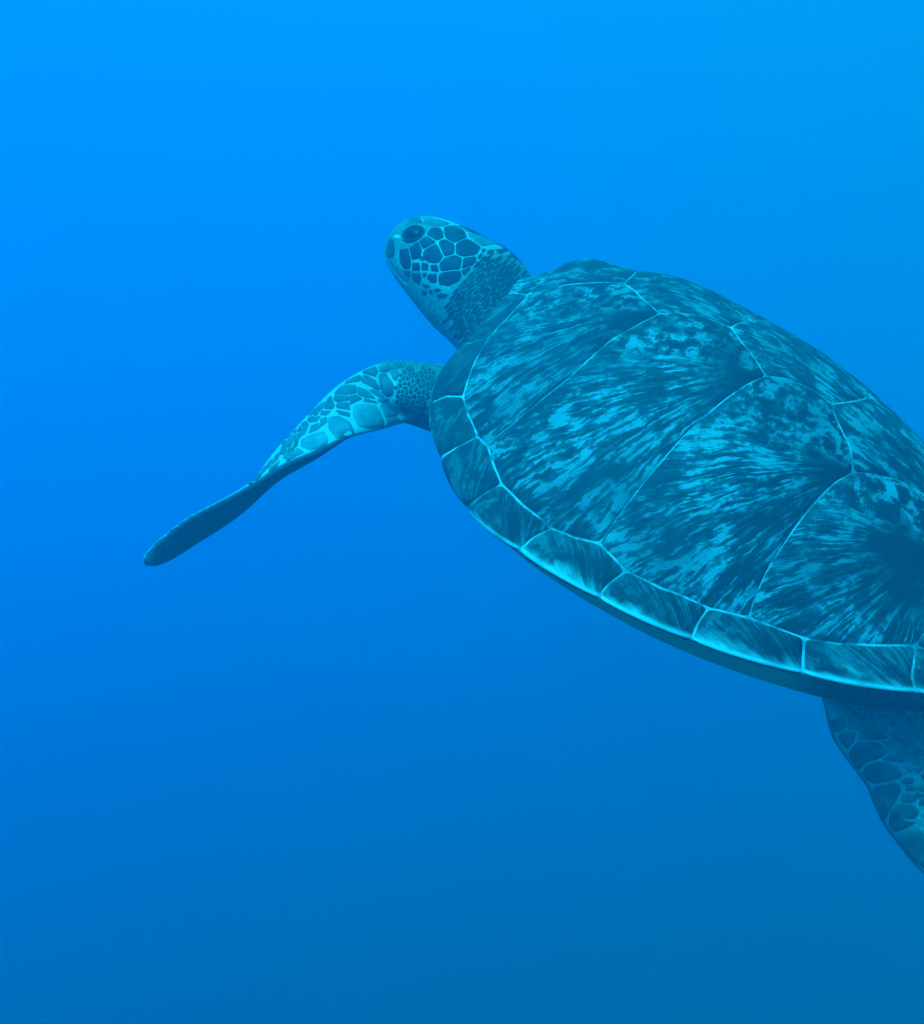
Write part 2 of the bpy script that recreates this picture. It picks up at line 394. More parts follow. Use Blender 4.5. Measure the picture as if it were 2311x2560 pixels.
def resample(line, step):
    P = np.array(line + [line[0]], float); o = []
    for a, b in zip(P[:-1], P[1:]):
        n = max(1, int(round(np.linalg.norm(b - a) / step)))
        for k in range(n): o.append(a + (b - a) * k / n)
    return np.array(o)
def smooth_loop(P, it=2):
    for _ in range(it): P = 0.5 * P + 0.25 * (np.roll(P, 1, 0) + np.roll(P, -1, 0))
    return P
def inset(P, g):
    d = np.roll(P, -1, 0) - np.roll(P, 1, 0); d /= np.linalg.norm(d, axis=1)[:, None] + 1e-9
    area = 0.5 * np.sum(P[:, 0] * np.roll(P[:, 1], -1) - P[:, 1] * np.roll(P[:, 0], -1))
    n = np.stack([-d[:, 1], d[:, 0]], 1) * (1 if area > 0 else -1)
    k = np.arange(len(P)); wv = 1 + 0.45 * np.sin(k * 0.61 + P[0, 0] * 40) * np.sin(k * 0.173 + P[0, 1] * 30) + 0.25 * np.sin(k * 1.7)
    return P + n * (g * wv)[:, None]
def scute(line, focus, kind, seed):
    st = 0.011 if kind in ('marginal', 'nuchal') else 0.014
    P = smooth_loop(resample(line, st), 1)
    P = inset(P, 0.0011 if kind in ('marginal', 'nuchal') else 0.0007)
    c = P.mean(0); n = len(P)
    L = np.linalg.norm(P - c, axis=1)
    dome = 0.004 if kind in ('costal', 'vertebral') else 0.0015
    verts = []; growth = []; edge = []; rings = []
    levels = [(None, 0.0, -0.0010), (None, 0.004, 0.0005), (None, 0.012, 0.0010), (0.90, 0, 0), (0.78, 0, 0), (0.64, 0, 0), (0.48, 0, 0), (0.32, 0, 0), (0.16, 0, 0)]
    allq = []; allh = []
    for fr, dist, h in levels:
        f = np.full(n, fr) if fr is not None else np.clip(1 - dist / np.maximum(L, 1e-3), 0.3, 1)
        if fr is not None:
            f = np.minimum(f, 1 - 0.016 / np.maximum(L, 0.02)); f = np.maximum(f, 0.02)
            h = 0.0012 + dome * (1 - fr**2)
        allq.append(c + (P - c) * f[:, None]); allh.append(np.full(n, h))
    q = np.vstack(allq + [c[None]]); h = np.concatenate(allh + [[0.0012 + dome]])
    V, N = shell(q, h)
    FP = shell([focus], 0)[0][0]
    sgn = -1 if (focus[1] < -1e-6) else 1
    dv = V - FP
    lat = np.hypot(dv[:, 1], dv[:, 2]) * np.sign(dv[:, 1] * sgn + 1e-9)
    if kind == 'marginal':
        # along the rim forward, and inwards
        tdir = np.array([-math.sin(math.atan2(focus[1], focus[0])), math.cos(math.atan2(focus[1], focus[0])), 0]) * (-sgn)
        a_ = dv @ tdir; b_ = np.sqrt(np.maximum((dv**2).sum(1) - a_**2, 0))
        b_ = (1 - np.hypot(q[:, 0], q[:, 1])) * 0.5
        g = np.stack([a_ + 0.06, b_ + 0.05, np.full(len(V), seed)], 1)
    elif kind in ('vertebral', 'nuchal'):
        g = np.stack([-dv[:, 1], dv[:, 0] + 0.22, np.full(len(V), seed)], 1)
    else:
        g = np.stack([dv[:, 0], lat, np.full(len(V), seed)], 1)
    r = np.hypot(q[:, 0], q[:, 1])
    pd = np.degrees(np.abs(np.arctan2(q[:, 1], q[:, 0])))
    ed = np.clip((r - 0.86) / 0.255, 0, 1) * (1 if kind == 'marginal' else 0) * np.interp(pd, [0, 62, 82], [0.55, 0.55, 1])
    faces = []
    nl = len(levels)
    area = 0.5 * np.sum(P[:, 0] * np.roll(P[:, 1], -1) - P[:, 1] * np.roll(P[:, 0], -1))
    for i in range(nl - 1):
        for j in range(n):
            f_ = (i * n + j, i * n + (j + 1) % n, (i + 1) * n + (j + 1) % n, (i + 1) * n + j)
            faces.append(f_ if area > 0 else f_[::-1])
    for j in range(n):
        f_ = ((nl - 1) * n + j, (nl - 1) * n + (j + 1) % n, nl * n)
        faces.append(f_ if area > 0 else f_[::-1])
    return add(kind + "_scute", V, faces, M_SCUTE, carapace, attrs={"growth": ('FLOAT_VECTOR', g), "edge": ('FLOAT', ed), "marginal": ('FLOAT', [1.0 if kind == 'marginal' else 0.0] * len(V))})
for i, (line, fcs, kind) in enumerate(scutes): scute(line, fcs, kind, 1.0 + i * 0.37)

# ------------------------------------------------------------------ the body: trunk, neck, head, flippers, tail as one skin
bv = []; bf = []
def loft(rings, cap=True):
    base = len(bv); m = len(rings[0])
    for r in rings: bv.extend([tuple(p) for p in r])
    for i in range(len(rings) - 1):
        for j in range(m):
            a = base + i * m + j; b = base + i * m + (j + 1) % m
            bf.append((a, b, b + m, a + m))
    if cap:
        for i, flip in ((0, True), (len(rings) - 1, False)):
            c = len(bv); bv.append(tuple(np.mean(np.array(rings[i]), 0)))
            for j in range(m):
                a = base + i * m + j; b = base + i * m + (j + 1) % m
                bf.append((b, a, c) if flip else (a, b, c))
def cat(keys, n):
    """smooth interpolation of station rows (n samples)"""
    K = np.array(keys, float); tt = np.linspace(0, len(K) - 1, n); xs = np.arange(len(K)).astype(float); M2 = nat(xs)
    return np.stack([spl(tt, xs, K[:, i], M2) for i in range(K.shape[1])], 1)
ph_t = np.linspace(0, math.pi, 400); rr_t = spl(ph_t, PK, RAD, PM)
rx, ry, rz = XC + rr_t * np.cos(ph_t), rr_t * np.sin(ph_t), spl(ph_t, PK, ZR, PM)
o_ = np.argsort(rx)
wx = lambda x: np.interp(x, rx[o_], ry[o_]); zx = lambda x: np.interp(x, rx[o_], rz[o_])
# trunk
rings = []
for x in np.linspace(-0.47, 0.455, 48):
    b = 0.93 * wx(x) * (1 if x < 0.3 else 1 - 0.35 * ((x - 0.3) / 0.155)**2)
    z0 = zx(x) - 0.012
    D = np.interp(x, [-.47, -.3, -.1, .1, .3, .455], [.05, .084, .090, .084, .076, .06])
    ring = []
    for k in range(48):
        a = 2 * math.pi * k / 48
        c, s = math.cos(a), math.sin(a)
        y = b * math.copysign(abs(c)**0.9, c)
        z = z0 + (0.012 * s if s > 0 else D * s)
        ring.append((x, y, z))
    rings.append(ring)
loft(rings)
# neck and head: x, top z, bottom z, half width, roundness
HK = [(0.36, 0.075, -0.075, 0.120), (0.42, 0.085, -0.070, 0.115), (0.47, 0.108, -0.046, 0.104), (0.515, 0.137, -0.030, 0.098), (0.56, 0.157, -0.019, 0.093),
      (0.60, 0.160, -0.014, 0.088), (0.645, 0.160, -0.003, 0.083), (0.685, 0.158, 0.008, 0.076), (0.72, 0.153, 0.018, 0.066), (0.75, 0.142, 0.028, 0.053), (0.773, 0.120, 0.038, 0.038), (0.787, 0.098, 0.048, 0.023), (0.792, 0.082, 0.058, 0.010)]
rings = []
for x, zt, zb, w in cat(HK, 60):
    zc = zb + (zt - zb) * 0.50; ring = []
    for k in range(40):
        a = 2 * math.pi * k / 40; c, s = math.cos(a), math.sin(a)
        e = 0.88
        y = w * math.copysign(abs(c)**e, c); z = zc + (zt - zc if s > 0 else zc - zb) * math.copysign(abs(s)**e, s)
        if x > 0.6 and s < 0: y *= 1 - 0.18 * min(1, (x - 0.6) / 0.1) * s * s
        ring.append((x, y, z))
    rings.append(ring)
loft(rings)
# front flipper: trailing edge, leading edge, thickness, camber for each station
FF = [
    [0.4181, 0.1862, -0.0859, 0.4851, 0.1259, -0.0067, 0.055, 0.006],
    [0.4324, 0.2426, -0.0653, 0.5201, 0.1786, -0.0142, 0.052, 0.008],
    [0.4443, 0.2933, -0.0761, 0.5388, 0.2271, -0.0161, 0.044, 0.01],
    [0.4463, 0.3538, -0.0777, 0.5612, 0.2779, -0.0526, 0.04, 0.012],
    [0.4464, 0.3939, -0.0831, 0.5677, 0.3147, -0.0898, 0.04, 0.013],
    [0.4488, 0.4328, -0.0955, 0.5661, 0.3541, -0.1284, 0.04, 0.013],
    [0.4576, 0.4714, -0.111, 0.5596, 0.3947, -0.1635, 0.038, 0.01],
    [0.4611, 0.5035, -0.1279, 0.546, 0.4317, -0.1954, 0.032, 0.006],
    [0.4664, 0.5335, -0.1459, 0.5282, 0.4694, -0.2264, 0.024, 0.004],
    [0.4776, 0.565, -0.1677, 0.5181, 0.5118, -0.2486, 0.016, 0.002],
    [0.4902, 0.5999, -0.1918, 0.5158, 0.5558, -0.266, 0.013, 0.002],
    [0.4971, 0.6303, -0.2176, 0.5116, 0.5977, -0.2801, 0.011, 0.001],
    [0.4995, 0.6517, -0.2393, 0.505, 0.6312, -0.279, 0.009, 0],
    [0.4955, 0.6631, -0.2508, 0.4962, 0.6546, -0.2667, 0.007, 0]]
def blade(keys, n, mirror, m=22):
    S = cat(keys, n); te, le = S[:, :3], S[:, 3:6]
    mid = (te + le) / 2; span = np.gradient(mid, axis=0)
    rings = []
    for i in range(n):
        c = le[i] - te[i]; nn = np.cross(span[i], c); nn /= np.linalg.norm(nn) + 1e-12
        th, cb = max(S[i, 6], 0.007), S[i, 7]
        ring = []
        us = 0.5 - 0.5 * np.cos(np.linspace(0, math.pi, m))
        for up in (1, -1):
            for u in (us[:-1] if up == 1 else us[::-1][:-1]):
                prof = 2.0 * (u**0.62) * ((1 - u)**0.5) * 0.52
                z = cb * 4 * u * (1 - u) + up * th * (prof * (1.0 if up == 1 else 0.75)) 
                p = te[i] + c * u + nn * z
                ring.append((p[0], -p[1] if mirror else p[1], p[2]))
        rings.append(ring[::-1] if mirror else ring)
    return rings
for m_ in (False, True): loft(blade(FF, 70, m_))
# shoulder mass that carries the flipper
for sg in (1, -1):
    rings = []
    for x, y, z, r1, r2 in cat([(0.33, 0.10, -0.045, 0.05, 0.04), (0.385, 0.15, -0.045, 0.066, 0.05), (0.435, 0.185, -0.042, 0.066, 0.05), (0.47, 0.215, -0.044, 0.058, 0.044), (0.488, 0.245, -0.046, 0.044, 0.036), (0.493, 0.268, -0.048, 0.022, 0.02)], 24):
        ring = []
        ax_ = np.array([0.5, 0.85, 0.0]); ax_ /= np.linalg.norm(ax_); u_ = np.array([-ax_[1], ax_[0], 0])
        for k in range(24):
            a = 2 * math.pi * k / 24
            p = np.array([x, y, z]) + u_ * r1 * math.cos(a) + np.array([0, 0, 1]) * r2 * math.sin(a)
            ring.append((p[0], sg * p[1], p[2]))
        rings.append(ring if sg == 1 else ring[::-1])
    loft(rings)
# hind flipper
HF = [
    [-0.2587, 0.1591, -0.0925, -0.3679, 0.1436, -0.0166],
    [-0.2909, 0.1663, -0.1169, -0.4041, 0.1585, -0.0357],
    [-0.314, 0.172, -0.1397, -0.4331, 0.1646, -0.055],
    [-0.3347, 0.1732, -0.1531, -0.4602, 0.1701, -0.0713],
    [-0.3678, 0.1682, -0.1705, -0.4894, 0.1672, -0.098],
    [-0.3912, 0.1675, -0.1839, -0.5111, 0.1671, -0.1213],
    [-0.4156, 0.1654, -0.2068, -0.527, 0.1656, -0.1465],
    [-0.4582, 0.1635, -0.2284, -0.5362, 0.1605, -0.1805],
    [-0.4873, 0.1628, -0.2373, -0.5339, 0.1676, -0.21],
    [-0.5064, 0.1644, -0.239, -0.5237, 0.1718, -0.2266]]
hk = [r + [th, 0.004] for r, th in zip(HF, [.05, .046, .042, .038, .034, .030, .026, .021, .016, .010])]
hk = [[-0.215, 0.16, -0.075, -0.335, 0.14, -0.01, 0.05, 0.004]] + hk
for m_ in (False, True): loft(blade(hk, 48, m_))
# tail
rings = []
for x, z, r in cat([(-0.40, 0.0, 0.05), (-0.48, 0.012, 0.036), (-0.54, 0.012, 0.022), (-0.58, 0.006, 0.010), (-0.60, 0.0, 0.003)], 16):
    rings.append([(x, 1.2 * r * math.cos(2 * math.pi * k / 20), z + r * math.sin(2 * math.pi * k / 20)) for k in range(20)])
loft(rings)

tmp = bpy.data.meshes.new("tmp"); tmp.from_pydata(bv, [], bf)
bm = bmesh.new(); bm.from_mesh(tmp); bmesh.ops.recalc_face_normals(bm, faces=bm.faces); bm.to_mesh(tmp); bm.free()
tob = bpy.data.objects.new("tmp", tmp); scene.collection.objects.link(tob)
md = tob.modifiers.new("r", 'REMESH'); md.mode = 'VOXEL'; md.voxel_size = 0.0029; md.use_smooth_shade = True
ms = tob.modifiers.new("s", 'SMOOTH'); ms.factor = 0.5; ms.iterations = 7
dg = bpy.context.evaluated_depsgraph_get(); dg.update()
bme = bpy.data.meshes.new_from_object(tob.evaluated_get(dg)); bme.name = "body"
bpy.data.objects.remove(tob); bpy.data.meshes.remove(tmp)
nv = len(bme.vertices); co = np.zeros(nv * 3); bme.vertices.foreach_get("co", co); co = co.reshape(-1, 3)
bme.polygons.foreach_set("use_smooth", [True] * len(bme.polygons))
bme.materials.clear(); bme.materials.append(M_SKIN)
body = bpy.data.objects.new("body", bme); scene.collection.objects.link(body); body.parent = root
nrm = np.zeros(nv * 3); bme.vertices.foreach_get("normal", nrm); nrm = nrm.reshape(-1, 3)
def sst(v, a, b):
    k = np.clip((v - a) / (b - a), 0, 1); return k * k * (3 - 2 * k)
head_m = sst(co[:, 0], 0.53, 0.58) * sst(co[:, 2], 0.055, 0.095)
eye_d = np.linalg.norm(np.stack([co[:, 0], np.abs(co[:, 1]), co[:, 2]], 1) - np.array([0.703, 0.0575, 0.129]), axis=1)
head_m = head_m * (0.1 + 0.9 * sst(eye_d, 0.028, 0.042))
neck_m = sst(co[:, 0], 0.44, 0.48) * sst(co[:, 2], -0.02, 0.03) * 0.22
arm_m = sst(np.abs(co[:, 1]), 0.22, 0.26) * sst(co[:, 0], 0.40, 0.43) * sst(nrm[:, 2], -0.15, 0.25)
arm_m = arm_m * 0.95
hind_m = sst(-co[:, 0], 0.24, 0.30) * sst(-co[:, 2], 0.085, 0.12)  # pale scale gaps; upper part left dark to paint in the shell's shade
head_m = 0.95 * head_m * (1 - 0.85 * sst(co[:, 0], 0.70, 0.735))
te_line = cat(FF, 160)[:, :3]; mir_co = co.copy(); mir_co[:, 1] = np.abs(mir_co[:, 1])
te_d = np.full(nv, 1.0); far = np.where(mir_co[:, 1] > 0.3)[0]
te_d[far] = np.min(np.linalg.norm(mir_co[far][:, None, :] - te_line[None], axis=2), axis=1)
te_m = sst(-te_d, -0.0105, -0.0065) * 1.0 * sst(nrm[:, 2], -0.55, -0.2)
belly_m = sst(zx(co[:, 0]) - co[:, 2], 0.004, 0.02) * sst(co[:, 0], -0.31, -0.25) * sst(-co[:, 0], -0.42, -0.36) * (np.abs(co[:, 1]) < 1.02 * wx(co[:, 0])) * 0.6
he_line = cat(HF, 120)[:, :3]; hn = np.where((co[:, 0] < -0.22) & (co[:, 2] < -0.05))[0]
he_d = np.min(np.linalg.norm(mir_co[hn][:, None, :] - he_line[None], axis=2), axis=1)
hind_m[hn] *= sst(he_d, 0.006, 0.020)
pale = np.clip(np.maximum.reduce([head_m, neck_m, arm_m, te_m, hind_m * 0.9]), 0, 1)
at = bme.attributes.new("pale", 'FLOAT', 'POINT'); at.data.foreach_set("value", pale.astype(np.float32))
plain = np.clip(sst(-nrm[:, 2], 0.0, 0.4) * ((np.abs(co[:, 0]) < 0.45) | (np.abs(co[:, 1]) > 0.3)) + arm_m * (np.abs(co[:, 1]) > 0.3), 0, 1)
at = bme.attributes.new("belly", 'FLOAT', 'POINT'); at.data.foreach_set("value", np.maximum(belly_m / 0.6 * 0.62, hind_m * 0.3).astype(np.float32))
at = bme.attributes.new("plain", 'FLOAT', 'POINT'); at.data.foreach_set("value", plain.astype(np.float32))
mouth = np.array([(0.796, 0.074), (0.775, 0.066), (0.74, 0.058), (0.70, 0.053), (0.67, 0.055)])
hv = np.where((co[:, 0] > 0.665))[0]
if len(hv):
    dm = np.full(len(hv), 9.0)
    for a_, b_ in zip(mouth[:-1], mouth[1:]):
        p = co[hv][:, [0, 2]]; ab = b_ - a_; k = np.clip(((p - a_) @ ab) / (ab @ ab), 0, 1); dm = np.minimum(dm, np.linalg.norm(p - a_ - k[:, None] * ab, axis=1))
    co[hv] -= nrm[hv] * (0.0042 * np.exp(-(dm / 0.0030)**2))[:, None]
    bme.vertices.foreach_set("co", co.ravel()); bme.update()
bvh = BVHTree.FromPolygons([Vector(c) for c in co], [tuple(p.vertices) for p in bme.polygons])

